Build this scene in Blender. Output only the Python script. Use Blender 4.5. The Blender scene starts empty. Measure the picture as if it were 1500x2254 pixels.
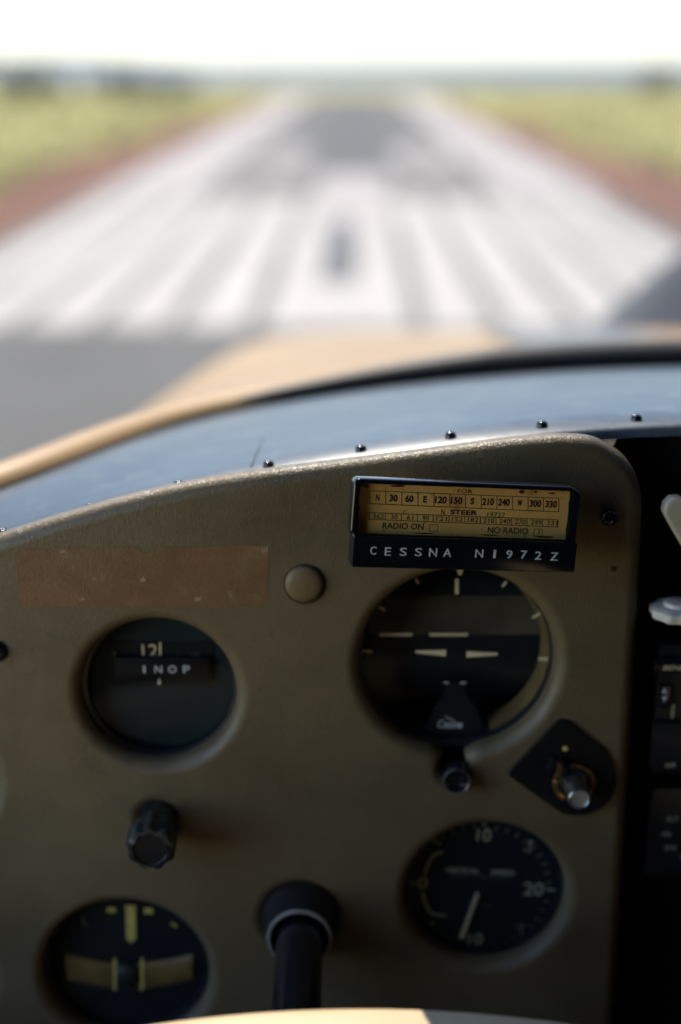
import bpy, bmesh, math, random
from mathutils import Vector, Matrix, Euler
random.seed(7)
PI = math.pi
sc = bpy.context.scene
C = sc.collection

# ------------------------------------------------------------------ camera, light
PITCH = math.radians(17.7)
EYE = Vector((0, 0, 2.0))
cam_d = bpy.data.cameras.new('camera')
cam = bpy.data.objects.new('camera', cam_d); C.objects.link(cam)
cam.location = EYE
cam.rotation_euler = (PI/2 - PITCH, 0, 0)
cam_d.sensor_fit = 'VERTICAL'; cam_d.sensor_height = 36.0; cam_d.sensor_width = 24.0
cam_d.lens = 36.0*3125/2254
cam_d.clip_start = 0.02; cam_d.clip_end = 60000
cam_d.dof.use_dof = True
cam_d.dof.focus_distance = 0.533
cam_d.dof.aperture_fstop = 3.1
sc.camera = cam

SUN_EL, SUN_AZ = math.radians(52), math.radians(-14)      # azimuth from +Y towards +X
w = bpy.data.worlds.new('World'); sc.world = w; w.use_nodes = True
nt = w.node_tree
sky = nt.nodes.new('ShaderNodeTexSky'); sky.sky_type = 'NISHITA'; sky.sun_disc = False
sky.sun_elevation = SUN_EL; sky.sun_rotation = SUN_AZ
sky.dust_density = .25; sky.air_density = .8; sky.ozone_density = 4.0
nt.links.new(sky.outputs[0], nt.nodes['Background'].inputs[0])
nt.nodes['Background'].inputs[1].default_value = 0.15
sun_d = bpy.data.lights.new('sun', 'SUN'); sun_d.energy = 4.8; sun_d.angle = math.radians(0.5)
sun_d.color = (1, .93, .82)
sun = bpy.data.objects.new('sun', sun_d); C.objects.link(sun)
svec = Vector((math.sin(SUN_AZ)*math.cos(SUN_EL), math.cos(SUN_AZ)*math.cos(SUN_EL), math.sin(SUN_EL)))
sun.rotation_euler = (-svec).to_track_quat('-Z', 'Y').to_euler()
vs = sc.view_settings
vs.view_transform = 'Standard'; vs.look = 'None'; vs.exposure = 2.65; vs.gamma = 1; vs.use_curve_mapping = False
sc.render.engine = 'CYCLES'
sc.cycles.use_denoising = True
sc.cycles.max_bounces = 10; sc.cycles.transparent_max_bounces = 16
sc.cycles.diffuse_bounces = 6
sc.cycles.sample_clamp_indirect = 6

# ------------------------------------------------------------------ layout helpers
F = 3125.0
FW = Vector((0, math.cos(PITCH), -math.sin(PITCH)))
UP = Vector((0, math.sin(PITCH), math.cos(PITCH)))
RT = Vector((1, 0, 0))
def ray(px, py): return FW + RT*((px-750)/F) - UP*((py-1127)/F)
def at(px, py, Y):                      # the point at distance Y ahead, measured off the photograph
    d = ray(px, py); return EYE + d*(Y/d.y)
class Frame:
    """a flat working plane: U to the right, V up, N towards the pilot"""
    def __init__(s, o, u, v):
        s.o = Vector(o); s.u = Vector(u).normalized(); s.v = Vector(v).normalized(); s.n = s.u.cross(s.v)
    def uv(s, px, py, n=0.0):
        d = ray(px, py); o = s.o + s.n*n
        t = (o-EYE).dot(s.n)/d.dot(s.n); P = EYE + d*t - o
        return P.dot(s.u), P.dot(s.v)
    def scale(s, px, py, n=0.0):
        u, v = s.uv(px, py, n); P = s.p(u, v, n)
        return (P-EYE).dot(FW)/F
    def p(s, u, v, n=0.0): return s.o + s.u*u + s.v*v + s.n*n
    def at(s, px, py, n=0.0):
        u, v = s.uv(px, py, n); return Frame(s.p(u, v, n), s.u, s.v)
    def rot(s, deg):                      # clockwise
        a = -math.radians(deg)
        return Frame(s.o, s.u*math.cos(a)+s.v*math.sin(a), -s.u*math.sin(a)+s.v*math.cos(a))

class MB:
    def __init__(s): s.v = []; s.f = []
    def add(s, vs, fs):
        k = len(s.v); s.v += [Vector(x) for x in vs]; s.f += [tuple(i+k for i in f) for f in fs]; return s
    def box(s, fr, u0, u1, v0, v1, n0, n1):
        P = [fr.p(u, v, n) for n in (n0, n1) for (u, v) in ((u0, v0), (u1, v0), (u1, v1), (u0, v1))]
        return s.add(P, [(3, 2, 1, 0), (4, 5, 6, 7), (0, 1, 5, 4), (1, 2, 6, 5), (2, 3, 7, 6), (3, 0, 4, 7)])
    def prism(s, fr, pts, n0, n1):
        k = len(pts)
        P = [fr.p(u, v, n0) for u, v in pts] + [fr.p(u, v, n1) for u, v in pts]
        F_ = [tuple(reversed(range(k))), tuple(range(k, 2*k))] + [(i, (i+1) % k, k+(i+1) % k, k+i) for i in range(k)]
        return s.add(P, F_)
    def lathe(s, fr, prof, seg=48, flute=None, cap0=True, cap1=True, a0=0.0, a1=2*PI):
        full = abs(a1-a0-2*PI) < 1e-6
        cnt = seg if full else seg+1
        P = []
        for (r, n) in prof:
            for k in range(cnt):
                a = a0+(a1-a0)*k/seg
                rr = r*(flute(a, n) if flute else 1)
                P.append(fr.p(rr*math.cos(a), rr*math.sin(a), n))
        F_ = []
        for j in range(len(prof)-1):
            for k in range(seg):
                k2 = (k+1) % cnt
                F_.append((j*cnt+k, j*cnt+k2, (j+1)*cnt+k2, (j+1)*cnt+k))
        if full and cap0 and prof[0][0] > 1e-6: F_.append(tuple(reversed(range(cnt))))
        if full and cap1 and prof[-1][0] > 1e-6: F_.append(tuple((len(prof)-1)*cnt+k for k in range(cnt)))
        return s.add(P, F_)
    def tube(s, path, rad, seg=12, flat=1.0, caps=True):
        n = len(path); P = []
        for i, p in enumerate(path):
            p = Vector(p)
            t = (Vector(path[min(i+1, n-1)])-Vector(path[max(i-1, 0)])).normalized()
            a = t.cross(Vector((0, 0, 1)))
            if a.length < 1e-4: a = t.cross(Vector((0, 1, 0)))
            a.normalize(); b = a.cross(t)
            r = rad[i] if isinstance(rad, (list, tuple)) else rad
            for k in range(seg):
                th = 2*PI*k/seg
                P.append(p + a*(r*math.cos(th)) + b*(r*flat*math.sin(th)))
        F_ = [(i*seg+k, i*seg+(k+1) % seg, (i+1)*seg+(k+1) % seg, (i+1)*seg+k) for i in range(n-1) for k in range(seg)]
        if caps: F_ += [tuple(reversed(range(seg))), tuple((n-1)*seg+k for k in range(seg))]
        return s.add(P, F_)
    def grid(s, rows):
        m = len(rows[0]); P = [p for r in rows for p in r]
        return s.add(P, [(j*m+i, j*m+i+1, (j+1)*m+i+1, (j+1)*m+i) for j in range(len(rows)-1) for i in range(m-1)])
    def build(s, name, mat, parent=None, smooth=35, bevel=0, solid=0, bseg=2, loc=None):
        org = Vector((0, 0, 0))
        if parent is not None:
            r = parent
            while r.parent: r = r.parent
            org = r.location.copy()
        elif loc is not None: org = Vector(loc)
        me = bpy.data.meshes.new(name)
        me.from_pydata([tuple(p-org) for p in s.v], [], s.f); me.validate()
        bm = bmesh.new(); bm.from_mesh(me)
        bmesh.ops.recalc_face_normals(bm, faces=bm.faces)
        if bevel:
            ed = [e for e in bm.edges if len(e.link_faces) == 2 and e.calc_face_angle() > math.radians(40)]
            bmesh.ops.bevel(bm, geom=ed, offset=bevel, segments=bseg, affect='EDGES', profile=0.5, clamp_overlap=True)
        bm.to_mesh(me); bm.free()
        if smooth:
            for p in me.polygons: p.use_smooth = True
            me.set_sharp_from_angle(angle=math.radians(smooth))
        me.materials.append(mat)
        o = bpy.data.objects.new(name, me); C.objects.link(o)
        if parent is not None: o.parent = parent
        elif loc is not None: o.location = loc
        if solid:
            md = o.modifiers.new('solid', 'SOLIDIFY'); md.thickness = solid; md.offset = 0
        return o

def thing(name, label, cat, loc, group=None):
    o = bpy.data.objects.new(name, None); C.objects.link(o)
    o.location = loc; o.empty_display_size = .02
    o['label'] = label; o['category'] = cat
    if group: o['group'] = group
    return o
def tag(o, label, cat, group=None):
    o['label'] = label; o['category'] = cat
    if group: o['group'] = group
    return o
def struct(o): o['kind'] = 'structure'; return o

def filled(loops, extrude, bevel, res=6):
    """solid plate with holes and rounded edges: returns points (u, v, n) and faces, front at n = 0"""
    cu = bpy.data.curves.new('t', 'CURVE'); cu.dimensions = '2D'; cu.fill_mode = 'BOTH'
    cu.extrude = extrude; cu.bevel_depth = bevel; cu.bevel_resolution = res
    for lp in loops:
        sp = cu.splines.new('POLY'); sp.points.add(len(lp)-1); sp.use_cyclic_u = True
        for q, (x, y) in zip(sp.points, lp): q.co = (x, y, 0, 1)
    o = bpy.data.objects.new('t', cu); C.objects.link(o)
    dg = bpy.context.evaluated_depsgraph_get(); dg.update()
    me = bpy.data.meshes.new_from_object(o.evaluated_get(dg))
    top = extrude+bevel
    P = [(v.co.x, v.co.y, v.co.z-top) for v in me.vertices]; Fs = [tuple(p.vertices) for p in me.polygons]
    bpy.data.objects.remove(o); bpy.data.curves.remove(cu); bpy.data.meshes.remove(me)
    return P, Fs
def plate(name, fr, loops, extrude, bevel, mat, parent, res=6, loc=None):
    P, Fs = filled(loops, extrude, bevel, res)
    bm = bmesh.new()
    org = Vector((0, 0, 0))
    if parent is not None:
        r = parent
        while r.parent: r = r.parent
        org = r.location.copy()
    elif loc is not None: org = Vector(loc)
    vv = [bm.verts.new(fr.p(*p)-org) for p in P]
    for f in Fs:
        try: bm.faces.new([vv[i] for i in f])
        except ValueError: pass
    bmesh.ops.remove_doubles(bm, verts=bm.verts, dist=1e-6)
    bmesh.ops.recalc_face_normals(bm, faces=bm.faces)
    me = bpy.data.meshes.new(name); bm.to_mesh(me); bm.free()
    nn = fr.n
    for p in me.polygons: p.use_smooth = abs(p.normal.dot(nn)) < .9995
    me.materials.append(mat)
    o = bpy.data.objects.new(name, me); C.objects.link(o)
    if parent is not None: o.parent = parent
    elif loc is not None: o.location = loc
    return o
_tc = {}
def text_mesh(body, offset=0.0, extrude=0.0, shear=0.0, spacing=1.0):
    key = (body, offset, extrude, shear, spacing)
    if key in _tc: return _tc[key]
    cu = bpy.data.curves.new('t', 'FONT'); cu.body = body; cu.size = 1; cu.offset = offset; cu.extrude = extrude
    cu.shear = shear; cu.space_character = spacing; cu.resolution_u = 3; cu.fill_mode = 'BOTH' if extrude else 'FRONT'
    if extrude: cu.bevel_depth = 0.0
    o = bpy.data.objects.new('t', cu); C.objects.link(o)
    dg = bpy.context.evaluated_depsgraph_get(); dg.update()
    me = bpy.data.meshes.new_from_object(o.evaluated_get(dg))
    V = [v.co.copy() for v in me.vertices]; Fs = [tuple(p.vertices) for p in me.polygons]
    bpy.data.objects.remove(o); bpy.data.curves.remove(cu); bpy.data.meshes.remove(me)
    x0 = min(v.x for v in V); x1 = max(v.x for v in V); y0 = min(v.y for v in V); y1 = max(v.y for v in V)
    r = ([(v.x-(x0+x1)/2, v.y-(y0+y1)/2, v.z) for v in V], Fs, x1-x0, y1-y0)
    _tc[key] = r; return r
def put_text(mb, body, fr, cx, cy, wpx, hpx, n=0.0, offset=0.0, thick=0.0, shear=0.0, spacing=1.0, kx=1.0):
    """lettering fitted to a box wpx by hpx photograph pixels"""
    V, Fs, w0, h0 = text_mesh(body, offset, 0.5 if thick else 0.0, shear, spacing)
    u, v = fr.uv(cx, cy, n); s = fr.scale(cx, cy, n)
    sx = wpx*s*kx/w0; sy = hpx*s/h0
    mb.add([fr.p(u+x*sx, v+y*sy, n+(z+.5)*thick) for x, y, z in V], Fs)
def bar(mb, fr, x0, y0, x1, y1, wpx, n=0.0, w1=None, thick=0.0):
    """a painted stroke between two photograph pixels on the plane"""
    a = Vector(fr.uv(x0, y0, n)); b = Vector(fr.uv(x1, y1, n)); s = fr.scale(x0, y0, n)
    d = (b-a).normalized(); q = Vector((-d.y, d.x)); h0 = wpx*s/2; h1 = (wpx if w1 is None else w1)*s/2
    pts = [a-q*h0, b-q*h1, b+q*h1, a+q*h0]
    if thick: mb.prism(fr, [(p.x, p.y) for p in pts], n-thick, n)
    else: mb.add([fr.p(p.x, p.y, n) for p in pts], [(0, 1, 2, 3)])
def circ(cu, cv, r, seg=96, a0=0): return [(cu+r*math.cos(a0+2*PI*k/seg), cv+r*math.sin(a0+2*PI*k/seg)) for k in range(seg)]
def rrect(u0, u1, v0, v1, r, seg=6):
    pts = []
    for (cx, cy, a) in ((u1-r, v0+r, -PI/2), (u1-r, v1-r, 0), (u0+r, v1-r, PI/2), (u0+r, v0+r, PI)):
        for k in range(seg+1): pts.append((cx+r*math.cos(a+PI/2*k/seg), cy+r*math.sin(a+PI/2*k/seg)))
    return pts
def spline(pts, n):
    """Catmull-Rom through the points, any dimension"""
    P = [Vector(p) for p in pts]; P = [P[0]*2-P[1]]+P+[P[-1]*2-P[-2]]; out = []
    m = len(P)-3
    for i in range(n):
        t = i/(n-1)*m; k = min(int(t), m-1); t -= k
        a, b, c, d = P[k:k+4]
        out.append(.5*((2*b)+(c-a)*t+(2*a-5*b+4*c-d)*t*t+(3*b-a-3*c+d)*t**3))
    return out

# ------------------------------------------------------------------ materials
def mat(name, col, rough=.5, metal=0.0, spec=.5, coat=0.0):
    m = bpy.data.materials.new(name); m.use_nodes = True
    b = m.node_tree.nodes['Principled BSDF']
    b.inputs['Base Color'].default_value = (*col, 1); b.inputs['Roughness'].default_value = rough
    b.inputs['Metallic'].default_value = metal; b.inputs['Specular IOR Level'].default_value = spec
    b.inputs['Coat Weight'].default_value = coat
    return m
def nodes(m): return m.node_tree.nodes, m.node_tree.links, m.node_tree.nodes['Principled BSDF']
def noise(m, scale, detail=4, rough=.55, vec=None, stretch=None, coord='Object'):
    N, L, b = nodes(m)
    t = N.new('ShaderNodeTexNoise'); t.inputs['Scale'].default_value = scale; t.inputs['Detail'].default_value = detail
    t.inputs['Roughness'].default_value = rough
    tc = N.new('ShaderNodeTexCoord'); mp = N.new('ShaderNodeMapping')
    if stretch: mp.inputs['Scale'].default_value = stretch
    L.new(tc.outputs[coord], mp.inputs[0]); L.new(mp.outputs[0], t.inputs['Vector'])
    return t
def ramp(m, src, stops):
    N, L, b = nodes(m); r = N.new('ShaderNodeValToRGB')
    e = r.color_ramp.elements
    while len(e) < len(stops): e.new(.5)
    for q, (p, c) in zip(e, stops): q.position = p; q.color = (*c, 1)
    L.new(src, r.inputs[0]); return r
def bump(m, src, strength, dist, chain=None):
    N, L, b = nodes(m); bp = N.new('ShaderNodeBump'); bp.inputs['Strength'].default_value = strength
    bp.inputs['Distance'].default_value = dist
    L.new(src, bp.inputs['Height'])
    if chain: L.new(chain.outputs[0], bp.inputs['Normal'])
    L.new(bp.outputs[0], b.inputs['Normal']); return bp
def varied(name, c0, c1, scale, rough=.6, spec=.4, bscale=None, bdist=.001, bstr=.4, metal=0, stretch=None, detail=5, lo=.35, hi=.65):
    m = mat(name, c0, rough, metal, spec); N, L, b = nodes(m)
    t = noise(m, scale, detail, stretch=stretch); r = ramp(m, t.outputs[0], [(lo, c0), (hi, c1)])
    L.new(r.outputs[0], b.inputs['Base Color'])
    if bscale: bump(m, noise(m, bscale, 3).outputs[0], bstr, bdist)
    return m
def leather(name, c0, c1, c2):
    m = mat(name, c0, .47, 0, .5); N, L, b = nodes(m)
    t = noise(m, 11, 6, .62); r = ramp(m, t.outputs[0], [(.28, tuple(x*k for x, k in zip(c0, (.82, .72, .66)))), (.42, c0), (.52, c1), (.72, c2)])
    sp = noise(m, 260, 2); rs = ramp(m, sp.outputs[0], [(.66, (1, 1, 1)), (.75, (.6, .55, .5))])
    mx = N.new('ShaderNodeMix'); mx.data_type = 'RGBA'; mx.blend_type = 'MULTIPLY'; mx.inputs[0].default_value = .6
    L.new(r.outputs[0], mx.inputs[6]); L.new(rs.outputs[0], mx.inputs[7]); L.new(mx.outputs[2], b.inputs['Base Color'])
    # fine wrinkled grain running up and down
    g = noise(m, 900, 3, .5, stretch=(1.5, 1.0, .62))
    v = N.new('ShaderNodeTexVoronoi'); v.feature = 'DISTANCE_TO_EDGE'; v.inputs['Scale'].default_value = 820
    tc = N.new('ShaderNodeTexCoord'); mp = N.new('ShaderNodeMapping'); mp.inputs['Scale'].default_value = (1.35, 1, .6)
    wob = N.new('ShaderNodeMix'); wob.data_type = 'VECTOR'; wob.inputs[0].default_value = .004
    L.new(tc.outputs['Object'], mp.inputs[0])
    L.new(mp.outputs[0], wob.inputs[4]); L.new(noise(m, 300, 2).outputs[1], wob.inputs[5])
    L.new(wob.outputs[1], v.inputs['Vector'])
    cl = N.new('ShaderNodeClamp'); cl.inputs['Max'].default_value = .22; L.new(v.outputs['Distance'], cl.inputs[0])
    b1 = bump(m, cl.outputs[0], .42, .0009); bump(m, g.outputs[0], .22, .0004, b1)
    rr = ramp(m, noise(m, 30, 4).outputs[0], [(.3, (.34,)*3), (.7, (.50,)*3)]); L.new(rr.outputs[0], b.inputs['Roughness'])
    return m
def glass(name, ior=1.45, tint=(1, 1, 1), rough=.02, amount=1.0, dust=0.0):
    """thin clear pane: see-through, with a Fresnel reflection"""
    m = bpy.data.materials.new(name); m.use_nodes = True; N, L = m.node_tree.nodes, m.node_tree.links
    N.remove(N['Principled BSDF'])
    tr = N.new('ShaderNodeBsdfTransparent'); tr.inputs[0].default_value = (*tint, 1)
    gl = N.new('ShaderNodeBsdfGlossy'); gl.inputs['Roughness'].default_value = rough
    lw_ = N.new('ShaderNodeLayerWeight'); lw_.inputs[0].default_value = .5
    pw = N.new('ShaderNodeMath'); pw.operation = 'POWER'; pw.inputs[1].default_value = 5
    mu = N.new('ShaderNodeMath'); mu.operation = 'MULTIPLY_ADD'; mu.inputs[1].default_value = .96*amount; mu.inputs[2].default_value = .045*amount
    L.new(lw_.outputs['Facing'], pw.inputs[0])
    mx = N.new('ShaderNodeMixShader')
    L.new(pw.outputs[0], mu.inputs[0]); L.new(mu.outputs[0], mx.inputs[0]); L.new(tr.outputs[0], mx.inputs[1]); L.new(gl.outputs[0], mx.inputs[2])
    last = mx
    if dust:                                    # thin film of dust that scatters the sun
        tl = N.new('ShaderNodeBsdfTranslucent'); tl.inputs[0].default_value = (.9, .9, .88, 1)
        m2 = N.new('ShaderNodeMixShader'); m2.inputs[0].default_value = dust
        L.new(mx.outputs[0], m2.inputs[1]); L.new(tl.outputs[0], m2.inputs[2]); last = m2
    L.new(last.outputs[0], N['Material Output'].inputs[0]); return m

M = {}
M['leather'] = leather('panel_leathercloth', (.135, .096, .046), (.162, .115, .056), (.188, .135, .068))
M['tape'] = leather('tape_residue', (.24, .118, .044), (.19, .09, .038), (.26, .15, .055))
def flecks(m, col, scale, lo, hi):
    N, L, b = nodes(m); src = b.inputs['Base Color'].links[0].from_socket
    rp = ramp(m, noise(m, scale, 6, .7).outputs[0], [(lo, (0, 0, 0)), (hi, (1, 1, 1))])
    mx = N.new('ShaderNodeMix'); mx.data_type = 'RGBA'; L.new(rp.outputs[0], mx.inputs[0]); L.new(src, mx.inputs[6]); mx.inputs[7].default_value = (*col, 1)
    L.new(mx.outputs[2], b.inputs['Base Color'])
flecks(M['tape'], (.24, .15, .06), 38, .55, .72); flecks(M['tape'], (.46, .38, .25), 150, .62, .70)
flecks(M['leather'], (.10, .062, .035), 26, .62, .80); flecks(M['leather'], (.30, .25, .17), 330, .74, .79)
M['plug'] = leather('plug_cover', (.17, .108, .045), (.19, .12, .052), (.21, .135, .06))
M['black'] = varied('black_plastic', (.008, .009, .011), (.014, .015, .018), 60, .35, .5)
M['black_gloss'] = varied('black_gloss_plastic', (.006, .007, .010), (.010, .012, .017), 80, .16, .5)
M['label_black'] = varied('embossing_tape_black', (.005, .005, .006), (.008, .008, .009), 80, .5, .2)
M['black_matt'] = varied('black_matt_paint', (.006, .005, .0045), (.010, .009, .008), 40, .6, .2)
M['worn_black'] = varied('worn_black_knob', (.012, .016, .016), (.10, .11, .085), 160, .38, .5, bscale=240, bdist=.0006, detail=6, lo=.48, hi=.78)
M['dial'] = varied('dial_black', (.006, .008, .010), (.010, .013, .016), 50, .55, .3)
M['dial_dark'] = varied('dial_dark_green_black', (.011, .019, .021), (.015, .025, .027), 40, .6, .15)
M['dial_blue'] = varied('dial_blue_black', (.008, .013, .017), (.012, .019, .024), 40, .5, .3)
M['cream_mark'] = varied('cream_luminous_paint', (.82, .66, .40), (.72, .57, .34), 300, .6, .2)
M['green_mark'] = varied('aged_green_paint', (.52, .52, .34), (.42, .42, .27), 300, .6, .2)
M['dim_mark'] = varied('faded_dial_print', (.17, .18, .14), (.12, .13, .10), 300, .6, .2)
M['yellow_mark'] = varied('yellow_dial_paint', (.75, .58, .14), (.6, .46, .11), 200, .6, .2)
M['white_mark'] = varied('white_print', (.75, .75, .72), (.62, .63, .62), 300, .55, .3)
M['lit_gold_wall'] = varied('lit_side_gold_inner_wall', (.20, .125, .04), (.10, .065, .025), 60, .4, .4)  # colour of the inner wall where light catches it
M['drum'] = varied('gyro_drum_brown', (.065, .05, .033), (.10, .078, .052), 70, .5, .3)
M['tan_tube'] = varied('tan_slip_tube', (.30, .18, .05), (.12, .075, .025), 45, .35, .5)
M['white_knob'] = varied('ivory_white_knob', (.82, .76, .68), (.74, .68, .6), 80, .4, .4)
M['brass'] = varied('worn_brass', (.55, .33, .12), (.35, .2, .07), 300, .35, .5, metal=.9)
M['knob_rim'] = varied('rubbed_knob_edge', (.09, .085, .075), (.03, .03, .028), 300, .4, .5)
M['steel'] = varied('brushed_steel', (.55, .55, .53), (.42, .42, .41), 200, .3, .5, metal=.95, bscale=500, bdist=.0002)
M['steel_face'] = varied('steel_face', (.42, .40, .34), (.5, .48, .41), 200, .5, .5, metal=.5)
M['cream'] = varied('cream_plastic', (.66, .55, .38), (.72, .61, .43), 14, .35, .5, bscale=120, bdist=.0003, bstr=.2)
M['yoke'] = varied('cream_yoke_plastic', (.62, .47, .27), (.7, .54, .33), 14, .45, .45, bscale=150, bdist=.0003, bstr=.2)
M['deck'] = varied('blue_black_deck_paint', (.05, .075, .10), (.08, .11, .135), 14, .34, .5, bscale=90, bdist=.0008, bstr=.2)
flecks(M['deck'], (.15, .165, .17), 55, .52, .75); flecks(M['deck'], (.3, .31, .3), 420, .70, .76)
M['rubber'] = varied('black_rubber', (.010, .010, .010), (.02, .02, .018), 60, .5, .4)
M['tan_paint'] = varied('tan_frame_paint', (.50, .31, .12), (.42, .25, .10), 20, .45, .4)
M['white_paint'] = varied('white_airplane_paint', (.72, .69, .66), (.66, .63, .60), 8, .3, .5)
M['yellow_paint'] = varied('yellow_airplane_paint', (.52, .285, .06), (.45, .24, .05), 5, .3, .5)
M['grey_paint'] = varied('grey_anti_glare_paint', (.16, .17, .17), (.13, .14, .14), 8, .55, .4)
M['prop_grey'] = varied('dark_grey_blade_paint', (.22, .24, .25), (.18, .20, .21), 10, .4, .4)
M['headliner'] = varied('dark_grey_headliner', (.05, .046, .04), (.04, .037, .033), 30, .85, .2, bscale=300, bdist=.001)
M['dark_trim'] = varied('dark_cabin_trim', (.022, .02, .018), (.03, .027, .024), 30, .8, .2, bscale=200, bdist=.001)
M['pane'] = glass('windscreen_perspex', 1.45, (.97, .985, .98), .015, .8, .045)
M['tinted'] = glass('tinted_windscreen_perspex', 1.45, (.185, .183, .179), .015, .4, .006)  # deep tint added to dim the view and the light through the windscreen
M['gauge_glass'] = glass('gauge_glass', 1.45, (.96, .97, .97), .02, .12)
M['ink'] = mat('black_ink', (.012, .010, .008), .6)
M['type_ink'] = varied('faded_typewriter_ink', (.11, .075, .035), (.06, .042, .02), 900, .7, .2)
def card_mat():
    m = mat('aged_card_paper', (.6, .4, .17), .55, 0, .35); N, L, b = nodes(m)
    t = noise(m, 55, 6, .6); r = ramp(m, t.outputs[0], [(.28, (.62, .27, .06)), (.40, (.98, .52, .135)), (.7, (.98, .58, .17))])
    s = noise(m, 420, 3); rs = ramp(m, s.outputs[0], [(.30, (.45, .38, .3)), (.36, (1, 1, 1))])
    mx = N.new('ShaderNodeMix'); mx.data_type = 'RGBA'; mx.blend_type = 'MULTIPLY'; mx.inputs[0].default_value = .7
    L.new(r.outputs[0], mx.inputs[6]); L.new(rs.outputs[0], mx.inputs[7]); L.new(mx.outputs[2], b.inputs['Base Color'])
    bump(m, noise(m, 130, 4).outputs[0], .3, .0008); return m
M['card'] = card_mat()
M['card_dirt'] = varied('burnt_card_edge', (.16, .075, .02), (.05, .025, .01), 300, .7, .2)
M['asphalt'] = varied('runway_asphalt', (.105, .105, .10), (.135, .135, .13), 1.3, .85, .3, bscale=90, bdist=.01)
M['paint'] = varied('worn_white_runway_paint', (.58, .545, .505), (.46, .43, .395), .9, .7, .3, bscale=120, bdist=.004)
M['pale'] = varied('pale_weathered_runway_paint', (.40, .36, .345), (.50, .46, .44), .5, .8, .3)
M['old_grey'] = varied('old_grey_runway_patch', (.17, .165, .155), (.21, .20, .19), .8, .85, .3)
M['patch'] = varied('newer_asphalt_strip', (.075, .08, .082), (.10, .105, .107), 1.2, .85, .3)
M['soil'] = varied('red_soil', (.19, .09, .06), (.25, .125, .085), .7, .95, .1, bscale=8, bdist=.05)
M['grass_ground'] = varied('dry_grass_ground', (.36, .35, .13), (.50, .44, .17), .35, .95, .1, bscale=6, bdist=.1)
M['grass_blade'] = varied('grass_blades', (.30, .33, .11), (.50, .44, .17), .25, .8, .2)
M['leaf'] = varied('shrub_leaves', (.05, .085, .035), (.10, .13, .06), 1.5, .7, .3)
M['bark'] = varied('shrub_bark', (.12, .085, .06), (.08, .06, .04), 12, .9, .1)
M['sea'] = mat('sea_water', (.085, .14, .185), .55, 0, .2)
bump(M['sea'], noise(M['sea'], .25, 5).outputs[0], .35, .5)
M['hill'] = varied('far_headland', (.10, .14, .16), (.14, .18, .19), .004, .95, .1)

# ------------------------------------------------------------------ ground, runway, coast
HD = math.radians(.59)                     # runway heading, a touch right of the nose
def gr(lat, dist, z=0.0):
    return Vector((lat*math.cos(HD)+dist*math.sin(HD), dist*math.cos(HD)-lat*math.sin(HD), z))
def sheet(name, lat0, lat1, d0, d1, z, m, parent=None, nl=2, nd=2, wob=0.0, smooth=0):
    rows = []
    for j in range(nd):
        row = []
        for i in range(nl):
            d = d0+(d1-d0)*j/(nd-1); l = lat0+(lat1-lat0)*i/(nl-1)
            if wob and i in (0, nl-1): l += random.uniform(-wob, wob)
            row.append(gr(l, d, z))
        rows.append(row)
    return MB().grid(rows).build(name, m, parent, smooth=smooth)
struct(sheet('ground', -260, 260, -70, 118, 0, M['grass_ground'], nl=14, nd=20, wob=6))
# sea far below the coast, curving gently away to the horizon
rows = [[Vector((x, y, -9.0-.5*(x*x+y*y)/6.4e6)) for x in [k*1500*(1+abs(k)*.25) for k in range(-9, 10)]] for y in [60, 200, 500, 1000, 2000, 4000, 7000, 11000, 16000]]
struct(MB().grid(rows).build('sea', M['sea'], smooth=60))
hl = []
for j in range(5):
    hl.append([Vector((-6200+i*185, 5200+j*250+i*20, -10+(max(0, math.sin(PI*min(1, max(0, (i-0)/30))))**.8)*math.sin(PI*j/4)*(60+34*math.sin(i*.7)*math.sin(i*.31)))) for i in range(31)])
struct(MB().grid(hl).build('headland', M['hill'], smooth=60))
so_l = MB().grid([[gr(-6.0+.35*math.sin(d*.37)+random.uniform(-.2, .2)+max(0, d-22)*.024, d, .004), gr(-4.05, d, .004)] for d in [-60+k*2.4 for k in range(60)]]).build('red_soil_verge_left', M['soil'], smooth=0)
struct(so_l)
so_r = MB().grid([[gr(3.9, d, .004), gr(6.0+.35*math.sin(d*.31)+random.uniform(-.2, .2)-max(0, d-22)*.034, d, .004)] for d in [-60+k*2.4 for k in range(60)]]).build('red_soil_verge_right', M['soil'], smooth=0)
struct(so_r)
runway = struct(sheet('runway', -4.12, 3.97, -66, 84, .008, M['asphalt'], nl=3, nd=30))
# painted markings: real sheets a few millimetres above the asphalt
for k in range(6):
    for l in (-.26-.62*k-.45, -.02+.62*k):
        sheet('threshold_stripe', l, l+.45, 10.94, 21.8, .012, M['paint'], runway, 3, 24, .012)
sheet('worn_paint_ground', -4.0, 3.62, 10.96, 21.9, .0100, M['old_grey'], runway, 4, 16, .03)
sheet('rubber_mark', -.36, .03, 13.4, 18.0, .0165, M['rubber'], runway, 3, 8, .02)
sheet('threshold_fill', -.26, -.02, 10.94, 13.2, .0115, M['paint'], runway, 3, 6, .01)
sheet('centre_mark', -.62, .55, 18.7, 26.5, .0160, M['pale'], runway, 3, 12, .03)
sheet('side_band', -4.02, -2.45, 22.2, 82, .012, M['pale'], runway, 4, 40, .03)
sheet('side_band', 2.25, 3.88, 22.2, 82, .012, M['pale'], runway, 4, 40, .03)
sheet('grey_patch', -2.35, -.75, 22.2, 27.0, .012, M['old_grey'], runway, 3, 10, .04)
sheet('grey_patch', .70, 2.15, 22.2, 27.0, .012, M['old_grey'], runway, 3, 10, .04)
sheet('centre_patch', -1.0, .95, 27.0, 76, .0115, M['patch'], runway, 3, 24, .05)
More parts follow.
